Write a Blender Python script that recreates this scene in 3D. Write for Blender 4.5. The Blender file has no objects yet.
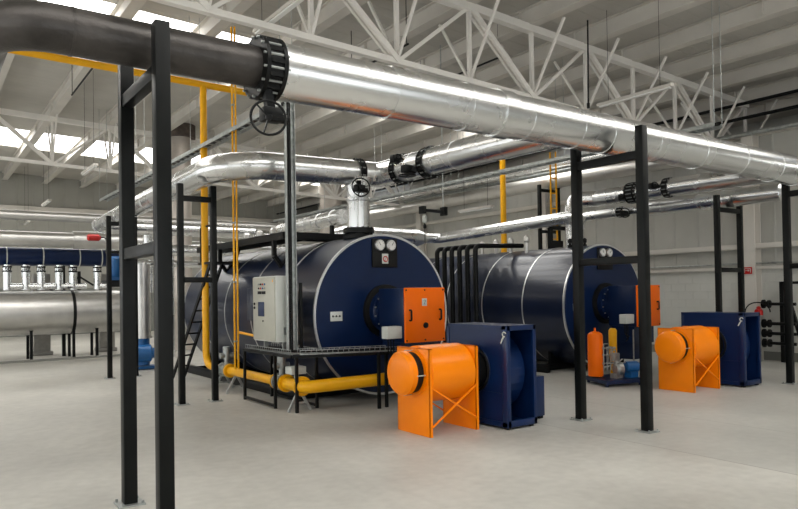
import bpy, bmesh, math, random
from mathutils import Vector, Matrix
random.seed(7)
PI = math.pi
V = Vector
sc = bpy.context.scene
col = sc.collection

# ------------------------------------------------------------------ camera
YAW, PITCH, ROLL, FPX, CYP, EYE = .621, .016, .0157, 677., 281.2, 1.7
fwd = V((math.sin(YAW)*math.cos(PITCH), math.cos(YAW)*math.cos(PITCH), math.sin(PITCH)))
rgt = V((math.cos(YAW), -math.sin(YAW), 0)); up = rgt.cross(fwd)
r2 = rgt*math.cos(ROLL) - up*math.sin(ROLL); u2 = r2.cross(fwd)
cd = bpy.data.cameras.new('camera'); cam = bpy.data.objects.new('camera', cd); col.objects.link(cam)
m = Matrix((r2, u2, -fwd)).transposed().to_4x4(); m.translation = V((0, 0, EYE)); cam.matrix_world = m
cd.sensor_fit = 'HORIZONTAL'; cd.sensor_width = 36; cd.lens = FPX*36/798
cd.shift_x = 0; cd.shift_y = (CYP-254.5)/798
cd.clip_start = .05; cd.clip_end = 200
sc.camera = cam

# ------------------------------------------------------------------ world, light, exposure
w = bpy.data.worlds.new('sky'); sc.world = w; w.use_nodes = True
bg = w.node_tree.nodes['Background']; bg.inputs[0].default_value = (.75, .86, 1, 1); bg.inputs[1].default_value = 1.2
sc.view_settings.view_transform = 'Standard'; sc.view_settings.look = 'None'
sc.view_settings.gamma = 1; sc.view_settings.use_curve_mapping = False
sc.view_settings.exposure = -0.92
sc.cycles.use_denoising = True
sc.cycles.max_bounces = 10; sc.cycles.diffuse_bounces = 6; sc.cycles.glossy_bounces = 6
sc.cycles.sample_clamp_indirect = 8
SKY_STRENGTH = 10.0      # roof lights
WIN_STRENGTH = 4.2       # glazed doors behind the photographer

# ------------------------------------------------------------------ materials
def mat(name, color, rough=.5, metal=0., emit=0., noise=0., nscale=8., bump=0., bscale=60., coat=0., spec=.5, rvar=0.):
    m = bpy.data.materials.new(name); m.use_nodes = True
    nt = m.node_tree; n = nt.nodes; b = n['Principled BSDF']
    b.inputs['Base Color'].default_value = (*color, 1); b.inputs['Roughness'].default_value = rough
    b.inputs['Metallic'].default_value = metal; b.inputs['Specular IOR Level'].default_value = spec
    b.inputs['Coat Weight'].default_value = coat; b.inputs['Coat Roughness'].default_value = .12
    if emit: b.inputs['Emission Color'].default_value = (*color, 1); b.inputs['Emission Strength'].default_value = emit
    tc = n.new('ShaderNodeTexCoord')
    if noise:
        t = n.new('ShaderNodeTexNoise'); t.inputs['Scale'].default_value = nscale; t.inputs['Detail'].default_value = 6
        nt.links.new(tc.outputs['Object'], t.inputs['Vector'])
        rp = n.new('ShaderNodeMapRange'); rp.inputs[1].default_value = .3; rp.inputs[2].default_value = .7
        rp.inputs[3].default_value = 1-noise; rp.inputs[4].default_value = 1+noise
        nt.links.new(t.outputs['Fac'], rp.inputs[0])
        mx = n.new('ShaderNodeVectorMath'); mx.operation = 'SCALE'; mx.inputs[0].default_value = color
        nt.links.new(rp.outputs[0], mx.inputs['Scale']); nt.links.new(mx.outputs[0], b.inputs['Base Color'])
        if rvar:
            r_ = n.new('ShaderNodeMapRange'); r_.inputs[1].default_value = .3; r_.inputs[2].default_value = .7
            r_.inputs[3].default_value = rough-rvar; r_.inputs[4].default_value = rough+rvar
            nt.links.new(t.outputs['Fac'], r_.inputs[0]); nt.links.new(r_.outputs[0], b.inputs['Roughness'])
    if bump:
        t2 = n.new('ShaderNodeTexNoise'); t2.inputs['Scale'].default_value = bscale; t2.inputs['Detail'].default_value = 3
        nt.links.new(tc.outputs['Object'], t2.inputs['Vector'])
        bp = n.new('ShaderNodeBump'); bp.inputs['Strength'].default_value = bump; bp.inputs['Distance'].default_value = .02
        nt.links.new(t2.outputs['Fac'], bp.inputs['Height']); nt.links.new(bp.outputs[0], b.inputs['Normal'])
    return m
M = {}
M['alu'] = mat('aluminium_cladding', (.82, .83, .83), .27, 1., noise=.02, nscale=1.5, bump=.02, bscale=2., rvar=.02)
M['alu_dull'] = mat('dull_aluminium_cladding', (.66, .65, .63), .38, 1., noise=.08, nscale=3, bump=.03, bscale=4)
M['galv'] = mat('galvanised_steel', (.42, .44, .43), .45, .8, noise=.2, nscale=14)
M['bare'] = mat('bare_black_steel_pipe', (.06, .054, .05), .4, .5, noise=.4, nscale=4, bump=.2, bscale=25, rvar=.1)
M['black'] = mat('black_paint', (.0035, .004, .004), .42, noise=.25, nscale=6, spec=.22)
M['post'] = mat('charcoal_painted_steel', (.004, .0048, .0046), .42, noise=.3, nscale=4, spec=.2)
M['rubber'] = mat('black_plastic', (.005, .005, .005), .5, spec=.25)
M['blue'] = mat('navy_blue_paint', (.0025, .013, .055), .33, noise=.08, nscale=2, coat=.1, spec=.3)
M['shell'] = mat('navy_blue_cladding_sheet', (.006, .012, .036), .3, noise=.1, nscale=2, coat=.22, spec=.4)
M['fanblue'] = mat('fan_blue_paint', (.003, .017, .075), .32, noise=.12, nscale=3, coat=.12, spec=.35)
M['motor'] = mat('bright_blue_motor_paint', (.01, .11, .32), .35)
M['orange'] = mat('orange_paint', (1.0, .25, .0), .33, noise=.04, nscale=3, coat=.06, spec=.25)
M['door'] = mat('orange_red_paint', (.98, .165, .002), .35, noise=.04, nscale=3, spec=.2)
M['yellow'] = mat('yellow_gas_pipe_paint', (.88, .43, .005), .33, noise=.05, nscale=4, coat=.06, spec=.3)
M['white'] = mat('white_enamel', (.62, .64, .6), .35, noise=.04)
M['cab'] = mat('light_grey_enamel', (.50, .49, .42), .4, noise=.03)
M['band'] = mat('silver_trim_band', (.7, .7, .7), .3, .8)
M['glass'] = mat('gauge_dial', (.75, .75, .72), .15)
M['red'] = mat('red_paint', (.5, .015, .012), .35)
M['ceil'] = mat('white_painted_steel', (.62, .59, .54), .6, noise=.05, nscale=2)
M['truss'] = mat('white_truss_paint', (.80, .775, .73), .5, noise=.04, nscale=2)
M['conc'] = mat('concrete_column', (.30, .29, .27), .8, noise=.1)
M['sky'] = mat('skylight_sheet', (1, .99, .96), .5, emit=SKY_STRENGTH)
M['steelblue'] = mat('dark_conduit', (.02, .02, .02), .6)
M['winglass'] = mat('daylit_glazing', (.95, .98, 1), .5, emit=WIN_STRENGTH)
M['tube'] = mat('lamp_diffuser', (.85, .85, .82), .3)
M['brown'] = mat('rusty_flue_collar', (.11, .085, .07), .7, noise=.3)
M['flue'] = mat('flue_sheet', (.60, .55, .50), .42, .6, noise=.15, nscale=2)

def floor_mat():
    m = bpy.data.materials.new('polished_concrete'); m.use_nodes = True
    nt = m.node_tree; n = nt.nodes; L = nt.links; b = n['Principled BSDF']
    tc = n.new('ShaderNodeTexCoord')
    a = n.new('ShaderNodeTexNoise'); a.inputs['Scale'].default_value = .55; a.inputs['Detail'].default_value = 8; a.inputs['Roughness'].default_value = .62
    c = n.new('ShaderNodeTexNoise'); c.inputs['Scale'].default_value = 9; c.inputs['Detail'].default_value = 6
    L.new(tc.outputs['Object'], a.inputs['Vector']); L.new(tc.outputs['Object'], c.inputs['Vector'])
    ad = n.new('ShaderNodeMath'); ad.operation = 'MULTIPLY_ADD'; ad.inputs[1].default_value = .3
    L.new(c.outputs['Fac'], ad.inputs[0]); L.new(a.outputs['Fac'], ad.inputs[2])
    cr = n.new('ShaderNodeValToRGB'); cr.color_ramp.elements[0].position = .42; cr.color_ramp.elements[1].position = .88
    cr.color_ramp.elements[0].color = (.36, .348, .315, 1); cr.color_ramp.elements[1].color = (.57, .555, .51, 1)
    L.new(ad.outputs[0], cr.inputs[0])
    sep = n.new('ShaderNodeSeparateXYZ'); L.new(tc.outputs['Object'], sep.inputs[0])
    def line(axis, c0, wd):
        s = n.new('ShaderNodeMath'); s.operation = 'SUBTRACT'; L.new(sep.outputs[axis], s.inputs[0]); s.inputs[1].default_value = c0
        ab = n.new('ShaderNodeMath'); ab.operation = 'ABSOLUTE'; L.new(s.outputs[0], ab.inputs[0])
        lt = n.new('ShaderNodeMath'); lt.operation = 'LESS_THAN'; L.new(ab.outputs[0], lt.inputs[0]); lt.inputs[1].default_value = wd
        return lt
    ls = [line(1, 7.66, .009), line(0, 2.45, .008), line(0, 4.23, .006), line(1, 4.68, .008), line(0, 9.8, .008), line(1, 13.6, .009)]
    cur = ls[0]
    for x in ls[1:]:
        mx = n.new('ShaderNodeMath'); mx.operation = 'MAXIMUM'; L.new(cur.outputs[0], mx.inputs[0]); L.new(x.outputs[0], mx.inputs[1]); cur = mx
    mix = n.new('ShaderNodeMix'); mix.data_type = 'RGBA'; L.new(cr.outputs[0], mix.inputs[6]); mix.inputs[7].default_value = (.2, .18, .16, 1)
    f = n.new('ShaderNodeMath'); f.operation = 'MULTIPLY'; f.inputs[1].default_value = .75; L.new(cur.outputs[0], f.inputs[0]); L.new(f.outputs[0], mix.inputs[0])
    # a later, greyer pour of the slab lies in front of the joint
    g1 = n.new('ShaderNodeMath'); g1.operation = 'LESS_THAN'; L.new(sep.outputs[1], g1.inputs[0]); g1.inputs[1].default_value = 4.68
    g2 = n.new('ShaderNodeMath'); g2.operation = 'GREATER_THAN'; L.new(sep.outputs[0], g2.inputs[0]); g2.inputs[1].default_value = 2.45
    g3 = n.new('ShaderNodeMath'); g3.operation = 'MULTIPLY'; L.new(g1.outputs[0], g3.inputs[0]); L.new(g2.outputs[0], g3.inputs[1])
    g4 = n.new('ShaderNodeMath'); g4.operation = 'MULTIPLY'; L.new(g3.outputs[0], g4.inputs[0]); g4.inputs[1].default_value = .3
    mx2 = n.new('ShaderNodeMix'); mx2.data_type = 'RGBA'; L.new(g4.outputs[0], mx2.inputs[0]); L.new(mix.outputs[2], mx2.inputs[6]); mx2.inputs[7].default_value = (.33, .33, .31, 1)
    L.new(mx2.outputs[2], b.inputs['Base Color'])
    mr = n.new('ShaderNodeMapRange'); mr.inputs[1].default_value = .3; mr.inputs[2].default_value = .7; mr.inputs[3].default_value = .38; mr.inputs[4].default_value = .6
    L.new(a.outputs['Fac'], mr.inputs[0]); L.new(mr.outputs[0], b.inputs['Roughness']); b.inputs['Specular IOR Level'].default_value = .4
    return m
def ribbed(name, color, axis, scale, rough=.55, depth=.01, brick=None):
    """sheet with shallow ribs across the given axis, or painted blockwork"""
    m = mat(name, color, rough, noise=.06, nscale=1.2); nt = m.node_tree; n = nt.nodes; L = nt.links; b = n['Principled BSDF']
    tc = n.new('ShaderNodeTexCoord'); sep = n.new('ShaderNodeSeparateXYZ'); L.new(tc.outputs['Object'], sep.inputs[0])
    bp = n.new('ShaderNodeBump'); bp.inputs['Distance'].default_value = depth; bp.inputs['Strength'].default_value = 1
    if brick:
        cb = n.new('ShaderNodeCombineXYZ'); L.new(sep.outputs[axis], cb.inputs[0]); L.new(sep.outputs[2], cb.inputs[1])
        t = n.new('ShaderNodeTexBrick'); t.inputs['Scale'].default_value = 1; t.inputs['Brick Width'].default_value = .4; t.inputs['Row Height'].default_value = .2
        t.inputs['Mortar Size'].default_value = .006; t.inputs['Color1'].default_value = t.inputs['Color2'].default_value = (1, 1, 1, 1); t.inputs['Mortar'].default_value = (0, 0, 0, 1)
        L.new(cb.outputs[0], t.inputs[0]); L.new(t.outputs['Color'], bp.inputs['Height'])
    else:
        mu = n.new('ShaderNodeMath'); mu.operation = 'MULTIPLY'; L.new(sep.outputs[axis], mu.inputs[0]); mu.inputs[1].default_value = scale
        fr = n.new('ShaderNodeMath'); fr.operation = 'FRACT'; L.new(mu.outputs[0], fr.inputs[0])
        mr = n.new('ShaderNodeMapRange'); mr.interpolation_type = 'SMOOTHSTEP'; mr.inputs[1].default_value = .86; mr.inputs[2].default_value = .93
        L.new(fr.outputs[0], mr.inputs[0]); L.new(mr.outputs[0], bp.inputs['Height'])
    L.new(bp.outputs[0], b.inputs['Normal'])
    return m
M['floor'] = floor_mat()
M['deck'] = ribbed('roof_deck_sheet', (.50, .48, .44), 1, 3.3, .6, .014)
M['siding'] = ribbed('wall_siding', (.44, .435, .40), 1, 1.6, .6, .02)
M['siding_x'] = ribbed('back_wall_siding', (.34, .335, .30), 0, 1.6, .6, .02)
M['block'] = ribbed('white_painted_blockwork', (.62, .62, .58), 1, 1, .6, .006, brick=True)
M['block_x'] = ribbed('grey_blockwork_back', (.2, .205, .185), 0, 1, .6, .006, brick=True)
M['skirt'] = mat('grey_skirting', (.2, .2, .18), .7)

# ------------------------------------------------------------------ mesh helpers
def frame_of(d):
    d = d.normalized(); a = V((0, 0, 1)) if abs(d.z) < .9 else V((1, 0, 0))
    u = a.cross(d).normalized(); return u, d.cross(u)
class MB:
    def __init__(s): s.bm = bmesh.new()
    def box(s, x0, y0, z0, x1, y1, z1, bev=0.):
        b = bmesh.new(); r = bmesh.ops.create_cube(b, size=1)
        for v in b.verts: v.co = V(((x0+x1)/2+v.co.x*(x1-x0), (y0+y1)/2+v.co.y*(y1-y0), (z0+z1)/2+v.co.z*(z1-z0)))
        if bev: bmesh.ops.bevel(b, geom=b.edges[:], offset=bev, segments=2, affect='EDGES', profile=.5)
        s.merge(b); return s
    def merge(s, b):
        me = bpy.data.meshes.new('tmp'); b.to_mesh(me); b.free(); s.bm.from_mesh(me); bpy.data.meshes.remove(me)
    def bar(s, p, q, w, h=None):
        """rectangular bar from p to q, w across (horizontal), h the other way"""
        p, q = V(p), V(q); h = w if h is None else h; d = q-p; u, v = frame_of(d)
        vs = [s.bm.verts.new(c+u*a*w/2+v*b*h/2) for c in (p, q) for a, b in ((-1, -1), (1, -1), (1, 1), (-1, 1))]
        for f in ((3, 2, 1, 0), (4, 5, 6, 7), (0, 1, 5, 4), (1, 2, 6, 5), (2, 3, 7, 6), (3, 0, 4, 7)): s.bm.faces.new([vs[i] for i in f])
        return s
    def ring(s, c, u, v, r, n): return [s.bm.verts.new(c+u*r*math.cos(2*PI*i/n)+v*r*math.sin(2*PI*i/n)) for i in range(n)]
    def skin(s, rings, cap=True):
        n = len(rings[0])
        for a, b in zip(rings, rings[1:]):
            for i in range(n): s.bm.faces.new((a[i], a[(i+1) % n], b[(i+1) % n], b[i]))
        if cap: s.bm.faces.new(rings[0][::-1]); s.bm.faces.new(rings[-1])
    def cyl(s, p, q, r, n=20, r1=None):
        p, q = V(p), V(q); u, v = frame_of(q-p)
        s.skin([s.ring(p, u, v, r, n), s.ring(q, u, v, r if r1 is None else r1, n)]); return s
    def lathe(s, p, axis, prof, n=32):
        """prof: list of (distance along axis, radius)"""
        p = V(p); a = V(axis).normalized(); u, v = frame_of(a)
        s.skin([s.ring(p+a*t, u, v, max(r, .001), n) for t, r in prof]); return s
    def tube(s, pts, r, n=24, cap=True):
        """swept tube with true mitres; r a number or one radius per point"""
        pts = [V(p) for p in pts]; rs = r if isinstance(r, (list, tuple)) else [r]*len(pts)
        d = (pts[1]-pts[0]).normalized(); u, v = frame_of(d); rings = []
        for i, p in enumerate(pts):
            if 0 < i < len(pts)-1: d2 = (pts[i+1]-p).normalized(); nn = (d+d2).normalized()
            else: d2 = d; nn = d
            rg = []
            for k in range(n):
                o = u*rs[i]*math.cos(2*PI*k/n)+v*rs[i]*math.sin(2*PI*k/n)
                o = o-d*(o.dot(nn)/d.dot(nn)); rg.append(s.bm.verts.new(p+o))
            rings.append(rg)
            if d2 is not d and (d2-d).length > 1e-6:
                ax = d.cross(d2); R = Matrix.Rotation(d.angle(d2), 3, ax) if ax.length > 1e-9 else Matrix.Identity(3)
                u = R @ u; v = R @ v
            d = d2
        s.skin(rings, cap); return s
    def torus(s, c, axis, R, r, n=32, k=8, a0=0, a1=2*PI):
        c = V(c); a = V(axis).normalized(); u, v = frame_of(a); full = abs(a1-a0-2*PI) < 1e-6; rings = []
        for i in range(n if full else n+1):
            t = a0+(a1-a0)*i/n; o = u*math.cos(t)+v*math.sin(t)
            rings.append([s.bm.verts.new(c+o*(R+r*math.cos(2*PI*j/k))+a*r*math.sin(2*PI*j/k)) for j in range(k)])
        if full:
            for i in range(n):
                A, B = rings[i], rings[(i+1) % n]
                for j in range(k): s.bm.faces.new((A[j], A[(j+1) % k], B[(j+1) % k], B[j]))
        else: s.skin(rings)
        return s
    def band(s, c, axis, r, w=.03, t=.006, n=40):
        a = V(axis).normalized(); c = V(c)
        s.cyl(c-a*w/2, c+a*w/2, r+t, n); return s
    def bolts(s, c, axis, R, k, br=.012, h=.03, off=0):
        a = V(axis).normalized(); u, v = frame_of(a); c = V(c)
        for i in range(k):
            t = 2*PI*(i+.5)/k+off; p = c+(u*math.cos(t)+v*math.sin(t))*R; s.cyl(p-a*h/2, p+a*h/2, br, 6)
        return s
    def poly(s, pts, dvec):
        pts = [V(p) for p in pts]; d = V(dvec)
        a = [s.bm.verts.new(p) for p in pts]; b = [s.bm.verts.new(p+d) for p in pts]; n = len(a)
        s.bm.faces.new(a[::-1]); s.bm.faces.new(b)
        for i in range(n): s.bm.faces.new((a[i], a[(i+1) % n], b[(i+1) % n], b[i]))
        return s
    def build(s, name, mt, parent=None, ang=32):
        bmesh.ops.recalc_face_normals(s.bm, faces=s.bm.faces[:])
        loc = WL.get(parent.name, V((0, 0, 0))) if parent else V((0, 0, 0))
        o_ = None
        if parent is None:      # put the origin of a one-mesh thing at its base centre
            xs = [v.co for v in s.bm.verts]
            o_ = V(((min(v.x for v in xs)+max(v.x for v in xs))/2, (min(v.y for v in xs)+max(v.y for v in xs))/2, min(v.z for v in xs)))
            loc = o_
        for v in s.bm.verts: v.co -= loc
        me = bpy.data.meshes.new(name); s.bm.to_mesh(me); s.bm.free()
        me.polygons.foreach_set('use_smooth', [True]*len(me.polygons)); me.set_sharp_from_angle(angle=math.radians(ang))
        me.materials.append(M[mt]); o = bpy.data.objects.new(name, me); col.objects.link(o)
        if parent: o.parent = parent; WL[o.name] = loc
        else: o.location = o_; WL[o.name] = o_
        return o
WL = {}
def arc(pts, bend, seg=6):
    """round the corners of a polyline"""
    pts = [V(p) for p in pts]; out = [pts[0]]
    bends = bend if isinstance(bend, (list, tuple)) else [bend]*(len(pts)-2)
    for i in range(1, len(pts)-1):
        a, b, c = pts[i-1], pts[i], pts[i+1]; d1 = (a-b).normalized(); d2 = (c-b).normalized()
        th = d1.angle(d2); R = bends[i-1]
        if R <= 0: out.append(b); continue
        t = R/math.tan(th/2); t = min(t, (a-b).length*.49, (c-b).length*.49); R = t*math.tan(th/2)
        ctr = b+(d1+d2).normalized()*(R/math.sin(th/2)); s_ = b+d1*t; e_ = b+d2*t
        va, vb = s_-ctr, e_-ctr; tot = va.angle(vb); ax = va.cross(vb).normalized()
        for k in range(seg+1): out.append(ctr+Matrix.Rotation(tot*k/seg, 3, ax) @ va)
    out.append(pts[-1]); return out
def tag(o, label=None, cat=None, group=None, kind=None):
    if label: o['label'] = label
    if cat: o['category'] = cat
    if group: o['group'] = group
    if kind: o['kind'] = kind
    return o
def thing(name, label, cat, loc, group=None):
    o = bpy.data.objects.new(name, None); col.objects.link(o); o.location = loc; o.empty_display_size = .2
    WL[o.name] = V(loc); return tag(o, label, cat, group)
def dup(root, delta, label=None, group=None):
    r = root.copy(); col.objects.link(r); r.location = root.location+V(delta)
    if label: r['label'] = label
    if group: r['group'] = group
    for ch in list(root.children):
        c = ch.copy(); col.objects.link(c); c.parent = r
        for g in ch.children: d = g.copy(); col.objects.link(d); d.parent = c
    WL[r.name] = r.location.copy()
    return r
def struct(name, mb, mt): return tag(mb.build(name, mt), kind='structure')

# ------------------------------------------------------------------ the hall
X0, X1, Y0, Y1 = -8., 16.0, -10., 34.
XE = 20.5   # guessed raised bay beyond the right wall, added so the roof end stays dark
def slope(x): return -.035*(x-7.6)
ROOF = 7.06
SKY = [(.8, 3.4), (13.4, 16.0), (25.2, 28.2)]
struct('floor', MB().box(X0-.2, Y0-.2, -.2, X1+.2, Y1+.2, 0), 'floor')
b = MB()
ys = [Y0] + [y for s in SKY for y in s] + [Y1]
for a, c in zip(ys[::2], ys[1::2]):
    b.poly([(X0-.2, a, ROOF+slope(X0-.2)), (XE+.2, a, ROOF+slope(XE+.2)), (XE+.2, a, ROOF+.12+slope(XE+.2)), (X0-.2, a, ROOF+.12+slope(X0-.2))], (0, c-a, 0))
struct('ceiling', b, 'deck')
for i, (a, c) in enumerate(SKY):
    struct('window_%d' % (i+1), MB().poly([(X0, a, ROOF+.03+slope(X0)), (X1, a, ROOF+.03+slope(X1)), (X1, a, ROOF+.06+slope(X1)), (X0, a, ROOF+.06+slope(X0))], (0, c-a, 0)), 'sky')
# right wall: blockwork below, sheet siding above, ledge and girts
struct('wall_right', MB().box(X1, Y0, 0, X1+.2, Y1, 2.12), 'block')
struct('wall_right_siding', MB().box(X1+.02, Y0, 2.12, X1+.2, Y1, 5.2), 'siding')
struct('wall_right_upper', MB().box(XE, Y0, 5.1, XE+.2, Y1, 7.3), 'siding')  # end wall of the guessed, added bay
struct('trim_20', MB().box(X1-.05, Y0, 5.2, XE, Y1, 5.3), 'ceil')
struct('baseboard_right', MB().box(X1-.02, Y0, 0, X1, Y1, .2), 'skirt')
struct('trim_1', MB().box(X1-.1, Y0, 2.1, X1+.04, Y1, 2.17), 'ceil')
struct('trim_2', MB().box(X1-.14, Y0, 2.58, X1+.04, Y1, 2.70, .01), 'ceil')
struct('trim_3', MB().box(X1-.14, Y0, 4.25, X1+.04, Y1, 4.37, .01), 'ceil')
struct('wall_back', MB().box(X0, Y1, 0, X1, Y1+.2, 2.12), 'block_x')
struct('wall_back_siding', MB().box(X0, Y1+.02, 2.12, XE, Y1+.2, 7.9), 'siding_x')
struct('trim_5', MB().box(X0, Y1-.25, 5.3, X1, Y1+.04, 5.75, .01), 'ceil')
struct('trim_6', MB().box(X0, Y1-.14, 3.2, X1, Y1+.04, 3.35, .01), 'ceil')
# left wall and front wall, both out of the picture, with their glazing
b = MB(); b.box(X0-.2, Y0, 0, X0, Y1, 1.2); b.box(X0-.2, Y0, 4.4, X0, Y1, 7.9)
for k in range(7): y = Y0+k*7.2; b.box(X0-.2, y-.5, 1.2, X0, y+.5, 4.4)
struct('wall_left', b, 'siding')
struct('window_4', MB().box(X0-.14, Y0, 1.2, X0-.1, Y1, 4.4), 'winglass')
b = MB(); b.box(X0, Y0-.2, 4.6, XE, Y0, 7.9); b.box(X0, Y0-.2, 0, -3.5, Y0, 4.6); b.box(4.5, Y0-.2, 0, 7, Y0, 4.6); b.box(13.5, Y0-.2, 0, X1, Y0, 4.6)
struct('wall_front', b, 'siding_x')
struct('window_5', MB().box(X0, Y0-.15, 0, X1, Y0-.11, 4.6), 'winglass')

# wall columns on the right wall
for i, y in enumerate((1.7, 8.0, 14.3, 20.6, 26.9)):
    b = MB(); b.box(X1-.32, y-.13, 0, X1-.29, y+.13, 5.2); b.box(X1-.05, y-.13, 0, X1-.02, y+.13, 5.2); b.box(X1-.3, y-.012, 0, X1-.04, y+.012, 5.2)
    struct('trim_%d' % (7+i), b, 'ceil')

# roof trusses: Warren frames with verticals, node spacing 1.555 m
XN = [4.77+1.555*k for k in range(-8, 9)]
def truss(y, label):
    t = thing('roof_truss', label, 'roof truss', (4, y, 5.4), 'white lattice roof trusses')
    zt = lambda x: 6.66+slope(x); zb = lambda x: 5.36+slope(x)
    MB().bar((X0, y, zt(X0)), (17.3, y, zt(17.3)), .14, .14).build('top_chord', 'truss', t)
    MB().bar((X0, y, zb(X0)), (17.3, y, zb(17.3)), .11, .09).build('bottom_chord', 'truss', t)
    for k, x in enumerate(XN):
        MB().bar((x, y, zb(x)), (x, y, zt(x)), .065).build('vertical_strut', 'truss', t)
        if k < len(XN)-1:
            x2 = XN[k+1]; topfirst = (k % 2 == 0)
            if topfirst:
                b = MB(); b.bar((x, y-.05, zt(x)), (x2, y-.05, zb(x2)), .05, .09); b.bar((x, y+.05, zt(x)), (x2, y+.05, zb(x2)), .05, .09); b.build('diagonal_strut', 'truss', t)
            else: MB().bar((x, y, zb(x)), (x2, y, zt(x2)), .06).build('diagonal_strut', 'truss', t)
        for s in (-1, 1):
            MB().bar((x, y, zb(x)), (x, y+s*.8, 6.62+slope(x)), .042).build('knee_brace', 'truss', t)
    return t
truss(8.8, 'near white lattice roof truss above the big silver pipe')
truss(21.45, 'far white lattice roof truss in front of the bright skylights at left')
# roof beams running away from the camera
rb = None
for k in range(-10, 8):
    x = 7.88+1.555*k; z = 6.72+slope(x)
    if rb is None:
        b = MB(); b.box(x-.11, Y0, z, x+.11, Y1, z+.03); b.box(x-.11, Y0, z+.31, x+.11, Y1, z+.335); b.box(x-.04, Y0, z+.02, x+.04, Y1, z+.32)
        for y in range(int(Y0)+1, int(Y1), 3): b.box(x-.1, y, z+.02, x+.1, y+.015, z+.31)
        rb = b.build('roof_beam', 'ceil'); bx, bz = x, z
        tag(rb, 'deep white roof beam carrying the roof deck over the lattice trusses', 'roof beam', 'white roof beams')
    else:
        r = rb.copy(); col.objects.link(r); r.location = rb.location+V((x-bx, 0, z-bz))
# wind girder / purlins between
for y in (-3.8, 34-.3):
    pass

# ------------------------------------------------------------------ black portal frames that carry the pipes
def post_parts(t, x, y, h, s=.105, name='post'):
    """one square post with base plate; x,y = near-left corner"""
    p = MB().box(x, y, .012, x+s, y+s, h, .006).build(name, 'post', t)
    b = MB().box(x-.05, y-.05, 0, x+s+.05, y+s+.05, .014)
    for a in (-.03, s+.03):
        for c in (-.03, s+.03): b.cyl((x+a, y+c, .014), (x+a, y+c, .035), .011, 8)
    b.build('base_plate', 'galv', p)
def frame_y(x, label, y=4.80, wd=.98, h=3.64, beams=((3.25, .1), (2.0, .09))):
    t = thing('pipe_support_frame', label, 'steel frame', (x+.05, y+wd/2, 0), 'black steel pipe support frames')
    post_parts(t, x, y, h); post_parts(t, x, y+wd, h)
    for z, hh in beams: MB().box(x+.01, y+.1, z, x+.095, y+wd+.01, z+hh, .004).build('cross_beam', 'post', t)
    return t
def frame_x(x, y, label, wd=.66, h=3.45, beams=((3.18, .085), (1.9, .085)), s=.09):
    t = thing('pipe_support_frame', label, 'steel frame', (x+wd/2, y, 0), 'black steel pipe support frames')
    post_parts(t, x, y, h, s); post_parts(t, x+wd, y, h, s)
    for z, hh in beams: MB().box(x+s-.01, y+.01, z, x+wd+.01, y+s-.01, z+hh, .004).build('cross_beam', 'post', t)
    return t
frame_y(1.373, 'tall black steel frame nearest the camera under the bare dark pipe')
frame_y(7.003, 'tall black steel frame in mid floor between the two orange units')
frame_y(12.33, 'black steel frame at the right edge under the silver pipe elbow', y=4.62)
frame_x(3.33, 10.52, 'black steel frame left of the first boiler, ladder behind it', wd=.53)
frame_x(3.24, 14.9, 'farthest black steel frame at left, beside the red fitting', wd=.52, h=3.38)
frame_x(12.22, 6.8, 'slim black steel frame standing behind the right blue fan', wd=.82, h=3.43, beams=((3.12, .085), (1.98, .085)))
frame_x(14.7, 13.5, 'tall black steel frame by the right wall beyond the second boiler', wd=.8, h=4.75, beams=((4.55, .085), (3.35, .085)))

# ------------------------------------------------------------------ overhead pipes
def pipe(name, label, path, r, mt='alu', bend=.4, seg=5, seam=1.25, parent=None, n=36, group=None, cat='pipe', flat=False):
    pts = arc(path, bend, seg) if len(path) > 2 else [V(p) for p in path]
    b = MB(); b.tube(pts, r, n)
    if seam:
        for a, c in zip(pts, pts[1:]):
            L = (c-a).length; d = (c-a).normalized()
            if L < .25:
                if L > .05: b.band(a, d, r, .012, .003, n)
                continue
            k = max(1, round(L/seam))
            for i in range(k+1):
                if 0 < i < k or len(path) > 2: b.band(a+d*(min(max(i/k*L, .01), L-.01)), d, r, .022, .004, n)
        # lock seam along the lower side of the cladding
    o = b.build(name, mt, parent, ang=50 if not flat else 20)
    if parent is None: tag(o, label, cat, group)
    return o
def valve(name, label, c, axis, r, wheel, wn, wr=.14, depth=.16, gear=True, lug=14, wc=None):
    """butterfly valve: body between two flanges, gearbox and hand wheel at `wheel`, wheel axis wn"""
    c = V(c); a = V(axis).normalized(); t = thing(name, label, 'valve', c)
    b = MB(); b.cyl(c-a*depth*.32, c+a*depth*.32, r*1.02, 40)
    for s in (-1, 1):
        b.cyl(c+a*s*depth*.32, c+a*s*depth*.5, r*1.10, 40)
    u, v = frame_of(a)
    for i in range(lug):
        th = 2*PI*i/lug; o = (u*math.cos(th)+v*math.sin(th)); p = c+o*r*1.02
        b.bar(p-a*depth*.3, p+a*depth*.3, .035, .035)
    b.build('valve_body', 'black', t)
    MB().bolts(c, a, r*1.03, lug, .011, depth*1.25).build('flange_bolts', 'galv', t)
    wp = V(wheel); wn = V(wn).normalized(); d = (wp-c); 
    neck = c+d.normalized()*r*.95
    g = wc and V(wc) or wp-wn*.1
    k = MB(); k.bar(neck, g, .07); k.box(g.x-.09, g.y-.06, g.z-.06, g.x+.09, g.y+.06, g.z+.06, .015); k.cyl(g, wp, .018, 10)
    k.cyl(g+V((.05, 0, -.02)), g+V((.15, 0, -.02)), .04, 14)
    k.build('gearbox', 'black', t)
    h = MB(); h.torus(wp, wn, wr, .011, 32, 8); h.cyl(wp-wn*.015, wp+wn*.02, .025, 12)
    uu, vv = frame_of(wn)
    for i in range(3):
        th = 2*PI*i/3+.2; h.bar(wp, wp+(uu*math.cos(th)+vv*math.sin(th))*wr, .022, .01)
    h.build('hand_wheel', 'black', t)
    return t
YM, ZM = 5.35, 3.63
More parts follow.
